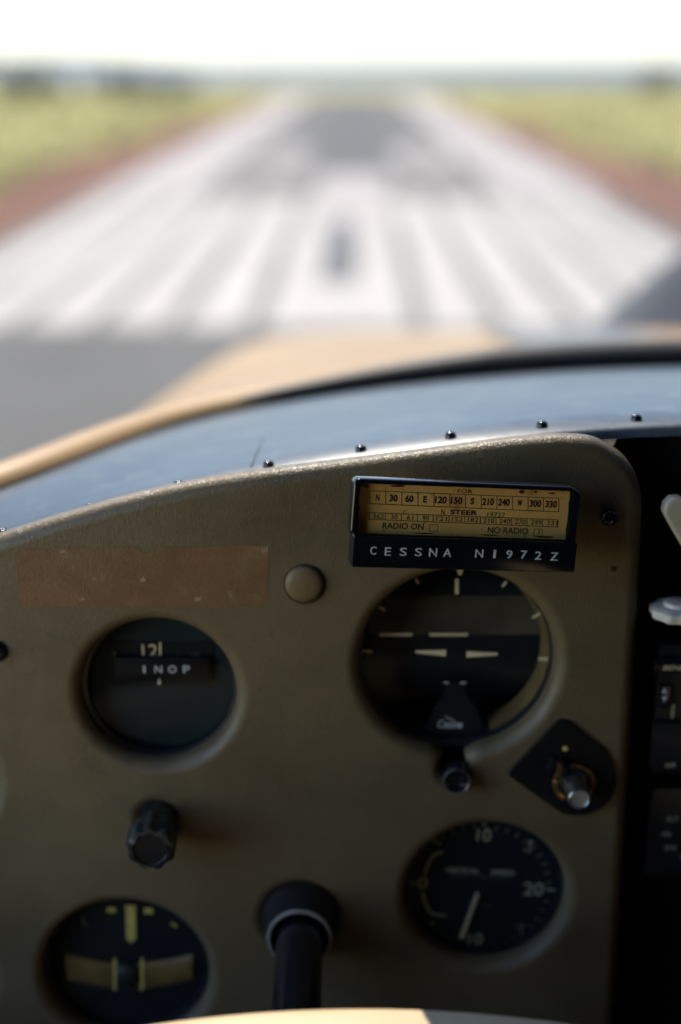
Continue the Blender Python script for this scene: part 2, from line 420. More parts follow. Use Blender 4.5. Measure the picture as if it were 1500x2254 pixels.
for body, l0, l1, d0, d1 in (('2', -2.25, -.85, 27.4, 35.5), ('0', .75, 2.05, 27.4, 35.5)):
    V, Fs, w0, h0 = text_mesh(body, .02)
    MB().add([gr((l0+l1)/2+x*(l1-l0)/w0, (d0+d1)/2+y*(d1-d0)/h0, .013) for x, y, z in V], Fs).build('runway_numeral', M['pale'], runway, smooth=0)
# grass: tufts of blades on both sides of the red verge
mbg = MB()
for k in range(5200):
    side = random.choice((-1, 1)); d = 16+95*random.random()**1.3
    l = side*(5.6+22*random.random()**1.5) if d < 60 else side*(4.9+30*random.random())
    P0 = gr(l, d); 
    for b_ in range(4):
        a = random.uniform(0, 2*PI); h = random.uniform(.10, .32); lean = Vector((math.cos(a), math.sin(a), 0))*h*.5
        sdv = Vector((-math.sin(a), math.cos(a), 0))*.03; q = P0+lean*random.uniform(0, .4)
        mbg.add([q-sdv, q+sdv, q+lean+Vector((0, 0, h))], [(0, 1, 2)])
g = mbg.build('grass', M['grass_blade'], smooth=0); g['kind'] = 'stuff'
g['label'] = 'sunlit yellow green grass on both sides of the runway'
def shrub(lat, dist, rx, h, label):
    base = gr(lat, dist); t = thing('shrub', label, 'shrub', base, 'shrubs along the coast')
    mb = MB()
    for k in range(5):
        a = random.uniform(0, 2*PI); e = base+Vector((math.cos(a)*rx*.5, math.sin(a)*rx*.4, h*random.uniform(.55, .85)))
        mb.tube([base+Vector((0, 0, -.05)), base.lerp(e, .5)+Vector((0, 0, .05)), e], [.07, .045, .02], 6)
    mb.build('stem', M['bark'], t)
    mb = MB()
    cl = [(base+Vector((random.gauss(0, rx*.42), random.gauss(0, rx*.3), h*random.uniform(.3, .86))), random.uniform(.2, .38)*h) for _ in range(int(10+rx*5))]
    for c, r in cl:
        for q in range(60):
            v = Vector((random.gauss(0, 1), random.gauss(0, 1), random.gauss(0, .8))).normalized()*r*random.uniform(.5, 1.05)
            p = c+v; p.z = max(p.z, .04); u = Vector((random.gauss(0, 1), random.gauss(0, 1), random.gauss(0, 1))).normalized(); w_ = u.orthogonal().normalized()
            s = random.uniform(.06, .13)
            mb.add([p-u*s, p+w_*s*.5, p+u*s, p-w_*s*.5], [(0, 1, 2, 3)])
    mb.build('crown', M['leaf'], t, smooth=0)
shrub(-20.2, 74, 2.6, 2.9, 'tallest dark shrub at the far left edge of the grass')
shrub(-15.6, 70, 2.6, 1.7, 'low dark shrub just right of the tallest one, left of the runway')
shrub(-12.2, 76, 2.2, 1.35, 'small dark shrub midway along the row left of the runway')
shrub(-9.3, 74, 1.9, 1.2, 'dark shrub nearest the runway on its left side')
shrub(17.2, 84, 1.6, 1.6, 'lone grey green shrub far right of the runway')

# ------------------------------------------------------------------ airplane
CX = .24                                                # centre line of the cabin
D0 = .53                                                # panel face, metres ahead of the eye
air = thing('airplane', 'yellow and white light airplane whose cockpit and cowling surround the panel', 'airplane', (CX, .9, 0))
half = [(-.425, .485, 1.78), (-.31, .515, 1.79), (-.222, .566, 1.802), (-.160, .632, 1.809), (-.085, .735, 1.8150), (.02, .787, 1.8225), (.13, .803, 1.8290), (CX, .806, 1.8310)]
base_pts = half + [(2*CX-x, y, z) for x, y, z in reversed(half[:-1])]
base = spline(base_pts, 101)
# deck between the panel and the windscreen
near_px = [(0, 1188), (200, 1133), (400, 1080), (590, 1038), (800, 1003), (1000, 973), (1190, 950), (1400, 935), (1500, 931)]
nearp = [at(x, y, .548) for x, y in near_px]
def near_z(x):
    if x > CX: x = 2*CX-x
    pts = [(-.30, nearp[0].z-.047)]+[(p.x, p.z) for p in nearp]+[(CX, nearp[-1].z+.004)]
    for (x0, z0), (x1, z1) in zip(pts, pts[1:]):
        if x <= x1: return z0+(z1-z0)*(x-x0)/(x1-x0)
    return pts[-1][1]
rows = []
for j in range(9):
    t = j/8; row = []
    for b in base:
        xn = b.x*1.0
        n_ = Vector((xn, min(.548, b.y-.006), near_z(xn)))
        p = n_.lerp(b+Vector((0, .004, 0)), t); p.z += .005*math.sin(PI*t)
        row.append(p)
    rows.append(row)
lip = [Vector((p.x, p.y-.0025, p.z-.0015)) for p in rows[0]]; lip2 = [Vector((p.x, p.y-.003, p.z-.0045)) for p in rows[0]]; lip3 = [Vector((p.x, p.y+.02, p.z-.006)) for p in rows[0]]
deck = MB().grid([lip3, lip2, lip]+rows).build('glareshield_deck', M['deck'], air, smooth=50)
fr_up = Frame((0, 0, 0), (1, 0, 0), (0, 1, 0))
for (x, y) in ((8, 1184), (200, 1129), (395, 1076), (592, 1030), (795, 997), (992, 967), (1193, 946), (1400, 933)):
    p = at(x, y, .558); z = near_z(p.x)+.0006
    fr_s = Frame((p.x, .5575, z), (1, 0, .0), (0, 1, .0))
    s_ = MB().lathe(fr_s, [(.0023, -.002), (.0023, .0002), (.0019, .0009), (.0011, .0013), (0, .0014)], 20).build('screw', M['black_gloss'], deck, smooth=60)
# lap seam in the deck sheet
sx = at(548, 1046, .552).x; k_ = min(range(len(base)), key=lambda i: abs(base[i].x-sx))
MB().tube([rows[j][k_].lerp(rows[j+1][k_], .5)+Vector((.0012*j, 0, .0002)) for j in range(3)], .0004, 6).build('seam', M['rubber'], deck)
# windscreen: perspex, its rubber seal, the painted channel
top = []
for b in base:
    u = (b.x-CX)/.66
    top.append(Vector((CX+u*.65, .49-.06*u*u, 2.285-.035*u*u)))
rows = []
for j in range(13):
    t = j/12
    rows.append([b.lerp(tp, t)+Vector((0, .03, .02))*math.sin(PI*t) for b, tp in zip(base, top)])
kr = [i for i, b in enumerate(base) if b.x < .66][-1]
MB().grid([r[:kr+1] for r in rows]).build('windscreen', M['tinted'], air, smooth=80)
MB().grid([r[kr:] for r in rows]).build('windscreen_light_block', M['dark_trim'], air, smooth=80, solid=.006)  # opaque and unseen, added to keep light from the right off the panel
MB().tube([p+Vector((0, .004, .002)) for p in base], .0135, 14, .62).build('windscreen_channel', M['tan_paint'], air, smooth=80)
seal = [(p+Vector((0, -.004, .004))) for p in base if p.x > -.085 and p.x < 2*CX+.085]
ns = len(seal)
MB().tube(seal, [.0030+.0105*min(1, i/11, (ns-1-i)/11) for i in range(ns)], 14, .95).build('rubber_seal', M['rubber'], air, smooth=80)
# cowling
def cowl_pt(Y, th):
    t = (Y-.66)/(1.82-.66)
    W = .455-.02*t-.05*max(0, t-.85)/.15
    zt = 1.814-(Y-.80)*.138-.02*max(0, 1-(Y-.82)/.16)*(Y < .98)-.05*max(0, t-.88)/.12
    H = .50; e = .29
    c, s = math.cos(th), math.sin(th)
    return Vector((CX-W*math.copysign(abs(c)**e, c), Y, zt-H+H*abs(s)**e))
def cowl(name, th0, th1, n, m, y0=.66, y1=1.82, off=0.0, parent=air):
    rows = []
    st = []
    for i in range(n+1):
        th = th0+(th1-th0)*i/n; x = cowl_pt(.9, th).x; yb = .62
        for p, q in zip(base, base[1:]):
            if min(p.x, q.x) <= x <= max(p.x, q.x): yb = max(yb, max(p.y, q.y)+.03)
        st.append((th, max(y0, yb)))
    for j in range(25):
        rows.append([cowl_pt(ys+(y1-ys)*j/24, th)+Vector((0, 0, off-.012*max(0, 1-j/3))) for th, ys in st])
    return MB().grid(rows).build(name, m, parent, smooth=60)
cw = cowl('cowling', 0, PI, 60, M['yellow_paint'])
ag = []
for j in range(25):
    Y = .86+(1.80-.86)*j/24
    ag.append([Vector((CX-.074+.148*i/12, Y, cowl_pt(Y, PI/2).z+.003)) for i in range(13)])
MB().grid(ag).build('anti_glare_panel', M['grey_paint'], cw, smooth=60)
nose = [[cowl_pt(1.82, PI*i/40) for i in range(41)], [cowl_pt(1.82, PI*i/40)*.8+Vector((CX, 1.86, 1.38))*.2 for i in range(41)], [Vector((CX, 1.87, 1.38))]*41]
MB().grid(nose).build('nose_bowl', M['white_paint'], cw, smooth=60)
out = []
for k in range(8):
    row = []; dy = .010+.125*k/7
    for i, b in enumerate(base):
        t = (base[min(i+1, len(base)-1)]-base[max(i-1, 0)]); nrm = Vector((-t.y, t.x, 0)).normalized()
        p = b+nrm*dy; fx = min(.999, abs(p.x-CX)/.455); zc = cowl_pt(p.y, PI/2).z-.5+.5*(math.sqrt(max(0, 1-fx**(2/.29))))**.29
        q = min(1, k/4); p.z = (b.z-.002)*(1-q)+(zc+.004)*q
        if p.x < -.2 or p.x > 2*CX+.2: p.z = min(p.z, b.z-.02*k)
        p.x = max(-.44, min(2*CX+.44, p.x))
        row.append(p)
    out.append(row)
MB().grid(out).build('windscreen_fairing', M['white_paint'], air, smooth=80, solid=.002)
# propeller at rest, one blade up to the right
hub = Frame((CX, 1.95, 1.50), (1, 0, 0), (0, 0, 1))
prop = MB().lathe(hub, [(.10, -.10), (.10, -.02), (.085, .02), (.05, .07)], 28).build('spinner', M['white_paint'], air, smooth=50)
def blade(deg):
    mb = MB(); rows = []; a = math.radians(deg); rd = Vector((math.cos(a), 0, math.sin(a))); cd = Vector((-math.sin(a), 0, math.cos(a)))
    for j in range(22):
        t = j/21; r = .07+.80*t; ch = .055+.085*math.sin(PI*min(1, t*1.05+.12))**.8*(1 if t < .92 else math.sqrt(max(.02, 1-((t-.92)/.08)**2)))
        tw = math.radians(48-34*t); row = []
        for i in range(13):
            q = 2*PI*i/12; x = math.cos(q)*ch*.5; y = math.sin(q)*.012*(1-.6*t)
            row.append(Vector(hub.o)+rd*r+cd*(x*math.cos(tw)-y*math.sin(tw))+Vector((0, 1, 0))*(x*math.sin(tw)+y*math.cos(tw)))
        rows.append(row)
    mb.grid(rows).build('propeller_blade', M['prop_grey'], prop, smooth=60)
blade(37); blade(217)
# cabin shell round the pilot
WX = Frame((0, 0, 0), (1, 0, 0), (0, 1, 0))
def cab(name, x0, x1, y0, y1, z0, z1, m, parent=air, bevel=.004):
    return MB().box(WX, x0, x1, y0, y1, z0, z1).build(name, m, parent, bevel=bevel, smooth=30)
def roof_pt(u, Y):
    return Vector((CX+u*.69, Y+.02-.06*u*u*max(0, (Y-.05)/.42), 2.297-.012*max(0, (Y-.05)/.42)-.035*u*u))
def roof_sheet(name, u0, u1, y0, y1, m, solid=.02):
    return MB().grid([[roof_pt(u0+(u1-u0)*i/20, y0+(y1-y0)*j/12) for i in range(21)] for j in range(13)]).build(name, m, air, smooth=60, solid=solid)
roof_sheet('cabin_roof', -1, 1, -1.5, .47, M['headliner'])
XL, XR = -.44, 2*CX+.44  # unseen cabin widened and left window set forward to shape the panel light
lw = cab('door', XL, XL+.02, .03, .50, 1.05, 1.66, M['headliner'])
cab('door_post', XL, XL+.02, .470, .50, 1.661, 2.24, M['headliner'])
cab('window_frame', XL, XL+.02, .03, .469, 2.21, 2.27, M['headliner'], lw)
cab('rear_post', XL, XL+.02, -.03, .029, 1.05, 2.27, M['headliner'])
MB().add([(XL+.01, .03, 1.655), (XL+.01, .472, 1.655), (XL+.01, .472, 2.215), (XL+.01, .03, 2.215)], [(0, 1, 2, 3, 4)]).build('window_pane', M['pane'], lw, smooth=0)
cab('rear_side_wall', XL, XL+.02, -1.5, -.031, 1.05, 2.27, M['headliner'])
cab('forward_side_wall', XL, XL+.02, .501, .66, 1.05, 1.775, M['dark_trim'])
rd_ = cab('right_door', XR-.02, XR, -.62, .50, 1.05, 1.93, M['dark_trim'])
cab('right_blocking_post', XR-.02, XR, .14, .50, 1.931, 2.26, M['dark_trim'])  # unseen post, made extra wide to block light from the right
cab('window_frame', XR-.02, XR, -.62, .139, 1.931, 2.27, M['dark_trim'], rd_)
cab('right_rear_wall', XR-.02, XR, -1.5, -.621, 1.05, 2.27, M['dark_trim'])
cab('right_forward_wall', XR-.02, XR, .501, .66, 1.05, 1.775, M['dark_trim'])
cab('rear_bulkhead', XL-.01, XR+.01, -1.53, -1.501, 1.02, 2.32, M['dark_trim'])
cab('cabin_floor', XL-.01, XR+.01, -1.505, .95, 1.02, 1.052, M['dark_trim'])
cab('firewall', XL+.02, XR-.02, .66, .68, 1.05, 1.76, M['dark_trim'])

# ------------------------------------------------------------------ instrument panel
PF = Frame((0, D0, 2.0), (1, 0, 0), (0, 0, 1))
BV = .0057
def pr(px, py): return PF.uv(px, py)
def mpp(px, py): return PF.scale(px, py)
edge_px = [(-560, 1478), (-400, 1380), (-200, 1284), (0, 1216), (150, 1169), (300, 1127), (450, 1095), (600, 1072), (800, 1047), (1000, 1021), (1130, 1004), (1230, 996)]
outline = [tuple(p)[:2] for p in spline([(*pr(x, y), 0) for x, y in edge_px], 60)]
cxy = pr(1255, 1120); rr = abs(pr(1255, 988)[1]-cxy[1])
corner = [(1290, 999), (1325, 1013), (1357, 1036), (1378, 1072), (1386, 1115), (1384, 1180), (1376, 1350), (1362, 1600), (1340, 2000), (1318, 2400), (1300, 2750)]
outline += [tuple(p)[:2] for p in spline([(*pr(x, y), 0) for x, y in [(1230, 996)]+corner], 60)][1:]
outline += [pr(-560, 2800)]
holes = {}
def hole(key, px, py, rpx):
    u, v = pr(px, py); r = rpx*mpp(px, py); holes[key] = (u, v, r); return circ(u, v, r, 120)
ai_u, ai_v = pr(1008, 1462); ai_r = 247*mpp(1008, 1462)
kn_u, kn_v = pr(1000, 1692); kn_r = 58*mpp(1000, 1692)
def keyhole():
    pts = []; a_open = math.asin(kn_r*1.1/ai_r); a0 = math.atan2(kn_v-ai_v, kn_u-ai_u)
    for k in range(141):
        a = a0+a_open+(2*PI-2*a_open)*k/140; pts.append((ai_u+ai_r*math.cos(a), ai_v+ai_r*math.sin(a)))
    for k in range(1, 40):
        a = a0-PI*.60+PI*1.20*k/40; pts.append((kn_u+kn_r*math.cos(a), kn_v+kn_r*math.sin(a)))
    return pts
loops = [outline, keyhole(), hole('inop', 348, 1528, 202), hole('vsi', 1070, 1976, 206), hole('turn', 277, 2148, 211),
         hole('left_hi', -192, 1716, 212), hole('left_lo', -198, 2152, 212), hole('column', 662, 2020, 108), hole('knob', 347, 1805, 66), hole('plug_lo', 868, 2262, 40)]
panel = thing('instrument_panel', 'brown grained leathercloth instrument panel with round instrument holes', 'instrument panel', (0, D0, 1.7))
pb = plate('panel_board', PF, loops, .001, BV, M['leather'], panel, 8)
tp = []
for (x, y) in [(38, 1222), (60, 1208), (120, 1204), (200, 1202), (262, 1205), (308, 1202), (312, 1216), (342, 1218), (347, 1204), (420, 1202), (500, 1199), (560, 1199), (588, 1204), (592, 1240), (590, 1290), (593, 1330), (560, 1335), (480, 1337), (380, 1338), (250, 1337), (140, 1336), (60, 1336), (46, 1334), (42, 1290), (37, 1250)]:
    tp.append(pr(x+random.uniform(-2, 2), y+random.uniform(-2, 2)))
MB().prism(PF, tp, -.0004, .00016).build('tape_residue', M['tape'], panel, smooth=0)['label'] = 'rust brown patch of old tape glue'
def button(px, py, rpx, h, m, name, parent, n0=-.001):
    f = PF.at(px, py); r = rpx*mpp(px, py)
    prof = [(r, n0), (r, h*.35), (r*.95, h*.6), (r*.8, h*.83), (r*.5, h*.96), (0, h)]
    return MB().lathe(f, prof, 40).build(name, m, parent, smooth=60)
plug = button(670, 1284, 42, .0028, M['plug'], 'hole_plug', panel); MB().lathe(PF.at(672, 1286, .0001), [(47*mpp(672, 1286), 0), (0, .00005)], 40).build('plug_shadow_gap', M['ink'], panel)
plug['label'] = 'domed brown plug beside the tape patch'
mbp = MB(); put_text(mbp, '- -', PF, 664, 1290, 26, 3, .0042, .02); 
button(-8, 1433, 22, .003, M['black'], 'hole_plug', panel)
button(868, 2262, 36, .001, M['plug'], 'hole_plug', panel, -.006)
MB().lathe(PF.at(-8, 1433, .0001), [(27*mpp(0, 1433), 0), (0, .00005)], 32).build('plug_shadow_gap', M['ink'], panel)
sc_ = button(1340, 1137, 19, .0042, M['black_gloss'], 'screw', panel)
mbs = MB(); bar(mbs, PF, 1330, 1120, 1344, 1136, 4, .0045); mbs.build('slot', M['ink'], sc_, smooth=0)
mbs = MB().lathe(PF.at(1352, 1252, .0002), [(.0012, 0), (0, .0001)], 16); mbs.build('pin_hole', M['ink'], panel)

# ------------------------------------------------------------------ dial instruments
def gauge(name, label, key, dial_m, recess=.0135, group='round gauges in the panel', glass_n=-.0095):
    u, v, r = holes[key]; f = Frame(PF.p(u, v), PF.u, PF.v)
    t = thing(name, label, 'gauge', f.p(0, 0, -recess), group)
    ra = r-BV
    MB().lathe(f, [(r+.004, -.0125), (r+.004, -recess-.03), (0.0, -recess-.03)], 48, cap0=False).build('case', M['black'], t)
    MB().lathe(f, [(ra+.0012, -.0085), (ra-.0012, -.0092), (ra-.0016, -.011), (ra-.0016, -recess)], 72, cap0=False, cap1=False).build('bezel_ring', M['black'], t, smooth=50)
    MB().lathe(f, [(0, -recess-.001), (r+.003, -recess-.001), (r+.003, -recess), (0, -recess)], 64).build('dial', dial_m, t)
    gl = MB().lathe(f, [(ra-.001, glass_n), (ra*.5, glass_n+.0001), (0, glass_n+.0002)], 48, cap0=False).build('glass', M['gauge_glass'], t)
    return t, f
# attitude gyro
holes['ai'] = (ai_u, ai_v, ai_r)
AIF = Frame(PF.p(ai_u, ai_v), PF.u, PF.v)
ai = thing('attitude_gyro', 'large black attitude gyro gauge with cream wing bars under the compass card', 'gauge', AIF.p(0, 0, -.02), 'round gauges in the panel')
ra = ai_r-BV; RC = .021
MB().lathe(AIF, [(ai_r+.003, -.0125), (ai_r+.003, -RC-.03), (0, -RC-.03)], 48, cap0=False).build('case', M['black'], ai)
MB().lathe(AIF, [(ra+.0012, -.0085), (ra-.0008, -.0092), (ra-.0012, -.0115)], 96, cap0=False, cap1=False).build('bezel_ring', M['black'], ai, smooth=50)
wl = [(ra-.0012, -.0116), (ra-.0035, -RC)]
MB().lathe(AIF, wl, 40, a0=math.radians(-66), a1=math.radians(46)).build('inner_wall', M['lit_gold_wall'], ai, smooth=50)  # right side gold: the light falling there is put into the colour
MB().lathe(AIF, wl, 70, a0=math.radians(46.1), a1=math.radians(293.9)).build('inner_wall', M['dial'], ai, smooth=50)  # rest of the same wall, its shade put into the dark colour
# drum: a rounded gyro face, brown sky band over a black ground half
def drum(v0, v1, m, name):
    rows = []; R = .060
    for j in range(9):
        v_ = v0+(v1-v0)*j/8; row = []
        hw = math.sqrt(max(1e-8, (ra-.002)**2-v_*v_))
        for i in range(17):
            u_ = -hw+2*hw*i/16
            row.append(AIF.p(u_, v_, -RC-.004+math.sqrt(max(0, R*R-v_*v_))-R+.004))
        rows.append(row)
    return MB().grid(rows).build(name, m, ai, smooth=60)
AD = Frame(AIF.p(0, 0, -RC), AIF.u, AIF.v)
vh = AD.uv(1000, 1397)[1]; vs2 = AD.uv(1000, 1318)[1]
drum(vs2, ra-.0025, M['dial_blue'], 'drum_top'); drum(vh, vs2, M['drum'], 'drum_sky_band'); drum(-ra+.0025, vh, M['dial'], 'drum_ground')
mb = MB(); nD = .006
bar(mb, AD, 836, 1397, 908, 1397, 7, nD); bar(mb, AD, 946, 1397, 1030, 1397, 7, nD)
mb.build('horizon_bar', M['cream_mark'], ai, smooth=0)
for xa, xb in ((915, 982), (1096, 1028)):
    mb = MB(); bar(mb, AD, xa, 1435 if xa < 1000 else 1440, xb, 1438 if xa < 1000 else 1441, 5, .0125, 14, .0008); mb.build('wing_bar', M['cream_mark'], ai, smooth=0)
MF = Frame(AIF.p(0, 0, -.0122), AIF.u, AIF.v)
mb = MB()
for (x0, y0, x1, y1, wd) in ((1006, 1274, 1006, 1308, 8), (915, 1274, 922, 1284, 5), (1115, 1280, 1106, 1292, 6), (835, 1336, 848, 1344, 6), (1190, 1350, 1172, 1360, 7), (793, 1433, 819, 1434, 6), (1186, 1450, 1219, 1452, 9)):
    bar(mb, MF, x0, y0, x1, y1, wd)
bar(mb, MF, 1013, 1252, 1013, 1266, 16, 0, 6)
mb.build('index_mark', M['cream_mark'], ai, smooth=0)
c0 = math.asin((AIF.v.dot(PF.at(1000, 1600, -.014).o-AIF.o))/(ra-.0014))
mk = [((ra-.0014)*math.cos(a), (ra-.0014)*math.sin(a)) for a in [-PI-c0+(PI+2*c0)*k/40 for k in range(41)]]
MB().prism(Frame(AIF.p(0, 0, -.0140), AIF.u, AIF.v), mk, -.001, 0).build('lower_mask', M['dial'], ai, smooth=0)
# pedestal mask carrying the maker's script
PD = Frame(AIF.p(0, 0, -.0135), AIF.u, AIF.v)
pts = []
for (x, y) in ((983, 1506), (1022, 1506), (1028, 1535), (1050, 1560), (1063, 1600), (1068, 1672), (936, 1672), (942, 1600), (955, 1560), (977, 1535)):
    pts.append(PD.uv(x, y))
ped = MB().prism(PD, pts, -.001, 0).build('pedestal_mask', M['dial'], ai, smooth=0)
mb = MB(); bar(mb, PD, 977, 1503, 988, 1503, 4, .0004); bar(mb, PD, 1014, 1503, 1026, 1503, 4, .0004)
put_text(mb, 'Cessna', PD, 991, 1594, 54, 19, .0004, .01, shear=.25); bar(mb, PD, 980, 1577, 1002, 1588, 2, .0004)
mb.lathe(PD.at(1013, 1598, .0005), [(.0008, 0), (0, .0001)], 12); mb.build('maker_script', M['white_mark'], ped, smooth=0)
MB().lathe(AIF, [(ra-.0012, -.0098), (ra*.5, -.0097), (0, -.0096)], 64, cap0=False).build('glass', M['gauge_glass'], ai)
kf = PF.at(1000, 1681, -.010)
MB().lathe(kf, [(.0057, .0140), (.0058, .0152), (.0053, .0160), (.0048, .0156)], 40, cap0=False, cap1=False).build('knob_rim', M['knob_rim'], ai, smooth=50)
kb = MB().lathe(kf, [(.0050, -.008), (.0050, .004), (.0056, .005), (.0056, .0145), (.0050, .0155), (.0044, .0150), (0, .0149)], 40).build('caging_knob', M['black_gloss'], ai, smooth=40)
# directional gyro marked INOP
t, f = gauge('directional_gyro', 'round blue black gauge with an INOP tape label across it', 'inop', M['dial_dark'])
DF = Frame(f.p(0, 0, -.0134), f.u, f.v)
u0, v0 = DF.uv(236, 1508); u1, v1 = DF.uv(470, 1412)
MB().prism(DF, rrect(u0, u1, v0, v1, .0015), -.0003, .0003).build('card_window', M['label_black'], t, smooth=0)
mb = MB(); u0, v0 = DF.uv(200, 1408); u1, v1 = DF.uv(500, 1380)
mb = MB(); put_text(mb, '12', DF, 330, 1432, 34, 30, .0006, .0); bar(mb, DF, 353, 1414, 353, 1448, 4, .0008)
for x, s_ in ((252, '4'), (298, 'I'), (388, 'II'), (432, '10')): pass
bar(mb, DF, 351, 1494, 351, 1506, 2, .0036, 7); mb.build('card_numeral', M['cream_mark'], t, smooth=0)
for s_, x, y, w_, h_ in (('4', 253, 1438, 9, 10), ('11', 384, 1444, 14, 8), ('10', 430, 1440, 18, 10)):
    mb = MB(); put_text(mb, s_, DF, x, y, w_, h_, .0006); mb.build('small_numeral', M['dim_mark'], t, smooth=0)
u0, v0 = DF.uv(256, 1499, .003); u1, v1 = DF.uv(462, 1448, .003)
lab = MB().prism(DF, rrect(u0, u1, v0, v1, .0006), .0004, .003).build('tape_label', M['label_black'], t, bevel=.0003, smooth=40)
lab['label'] = 'embossed black tape label reading INOP'
for ch, x, wd in (('I', 318, 4), ('N', 349, 16), ('O', 380, 18), ('P', 411, 15)):
    mb = MB(); put_text(mb, ch, DF, x, 1473, wd, 17, .003, .006, .0003); mb.build('letter', M['white_mark'], lab, smooth=0)
# vertical speed indicator
t, f = gauge('vertical_speed_gauge', 'round black vertical speed gauge with cream needle pointing down near the 10', 'vsi', M['dial_blue'])
VF = Frame(f.p(0, 0, -.0133), f.u, f.v).rot(2.6)
VF.o = VF.p(*VF.uv(1055, 1955))
mb = MB()
put_text(mb, '10', VF, 1066, 1838, 32, 32, 0, .012); put_text(mb, '20', VF, 1175, 1957, 44, 33, 0, .012)
put_text(mb, '10', VF, 1047, 2067, 32, 30, 0, .012); put_text(mb, '0', VF, 931, 1944, 22, 30, 0, .012)
bar(mb, VF, 888, 1943, 915, 1944, 8); bar(mb, VF, 1202, 1958, 1224, 1959, 5); bar(mb, VF, 1172, 1850, 1164, 1860, 6); bar(mb, VF, 1044, 2085, 1042, 2104, 6); bar(mb, VF, 1146, 2052, 1164, 2066, 6)
put_text(mb, '5', VF, 967, 1856, 9, 11); put_text(mb, '15', VF, 1162, 1871, 14, 11); put_text(mb, '5', VF, 953, 2032, 9, 11); put_text(mb, '15', VF, 1146, 2040, 14, 11)
bar(mb, VF, 953, 1845, 959, 1851, 6); bar(mb, VF, 928, 2054, 942, 2042, 5); bar(mb, VF, 1066, 1811, 1066, 1816, 9)
put_text(mb, 'VERTICAL', VF, 1018, 1916, 76, 13, 0, .015); put_text(mb, 'SPEED', VF, 1107, 1921, 52, 13, 0, .015)
# arcs for up and down
for (cx, cy, pts) in ((0, 0, [(936, 1925), (940, 1908), (948, 1892), (957, 1880), (976, 1876)]), (0, 0, [(931, 1963), (935, 1985), (944, 2003), (953, 2012), (982, 2016)])):
    for (a, b) in zip(pts, pts[1:]): bar(mb, VF, *a, *b, 5)
mb.build('scale_print', M['green_mark'], t, smooth=0)
mb = MB()
put_text(mb, 'HUNDREDS   OF   FEET  PER  MINUTE', VF, 1056, 1930, 128, 8)
put_text(mb, 'Cessna', VF, 1066, 1992, 32, 10, 0, 0, shear=.2)
for k in range(40):
    a = math.radians(8+k*9); 
    if min(abs((math.degrees(a)+x) % 360) for x in (0, 3, -90, -180, -270)) < 4: continue
    R1 = .0320; R0 = .0292
    p, q = (R0*math.cos(a), R0*math.sin(a)), (R1*math.cos(a), R1*math.sin(a)); w_ = .0005
    mb.add([VF.p(p[0]-w_*math.sin(a), p[1]+w_*math.cos(a)), VF.p(q[0]-w_*math.sin(a), q[1]+w_*math.cos(a)), VF.p(q[0]+w_*math.sin(a), q[1]-w_*math.cos(a)), VF.p(p[0]+w_*math.sin(a), p[1]-w_*math.cos(a))], [(0, 1, 2, 3)])
mb.build('fine_print', M['dim_mark'], t, smooth=0)
mb = MB(); bar(mb, VF, 1052, 1966, 1016, 2066, 7, .0022, 9, .0006); mb.build('needle', M['cream_mark'], t, smooth=0)
MB().lathe(VF.at(1040, 1990, 0), [(.0026, 0), (.0026, .0012), (.0018, .0014), (0, .0014)], 24).build('needle_hub', M['black'], t)
# turn indicator
t, f = gauge('turn_indicator', 'round black turn gauge with yellow needle and tan slip ball tube, lower left', 'turn', M['dial'])
TF = Frame(f.p(0, 0, -.0133), f.u, f.v)
mb = MB(); bar(mb, TF, 288, 1994, 289, 2068, 21, .0015, 21, .0006); bar(mb, TF, 289, 2068, 289, 2076, 12, .0015, 2, .0006); mb.build('turn_needle', M['yellow_mark'], t, smooth=0)
mb = MB(); bar(mb, TF, 236, 2003, 255, 2003, 13); bar(mb, TF, 317, 2005, 337, 2005, 13); bar(mb, TF, 276, 1997, 300, 1997, 8); bar(mb, TF, 377, 2032, 389, 2040, 5)
mb.build('turn_index', M['yellow_mark'], t, smooth=0)
mb = MB(); bar(mb, TF, 183, 2018, 186, 2038, 4); bar(mb, TF, 186, 2038, 192, 2036, 4); mb.build('faded_mark', M['dim_mark'], t, smooth=0)
arc = [TF.uv(x, y) for x, y in ((148, 2128), (190, 2138), (235, 2146), (288, 2149), (335, 2145), (380, 2138), (425, 2128))]
arc = spline([(*p, 0) for p in arc], 25)
rad_ = 33*TF.scale(288, 2145)
MB().tube([TF.p(p.x, p.y, -.0005) for p in arc], rad_, 16, .0, True) if False else None
mb = MB()
rows = []
for q in range(9):
    th = PI*q/8
    rows.append([TF.p(p.x, p.y+rad_*math.cos(th), .0022*math.sin(th)) for p in arc])
mb.grid(rows).build('slip_tube', M['tan_tube'], t, smooth=70)
bf = TF.at(281, 2146, .0012)
MB().lathe(bf, [(rad_*1.0*math.cos(a), .004*math.sin(a)) for a in [k*PI/16 for k in range(0, 9)]], 32, cap0=False).build('slip_ball', M['rubber'], t, smooth=70)
mb = MB(); bar(mb, TF, 253, 2110, 253, 2180, 5, .006); bar(mb, TF, 313, 2108, 313, 2180, 5, .006); mb.build('ball_line', M['yellow_mark'], t, smooth=0)
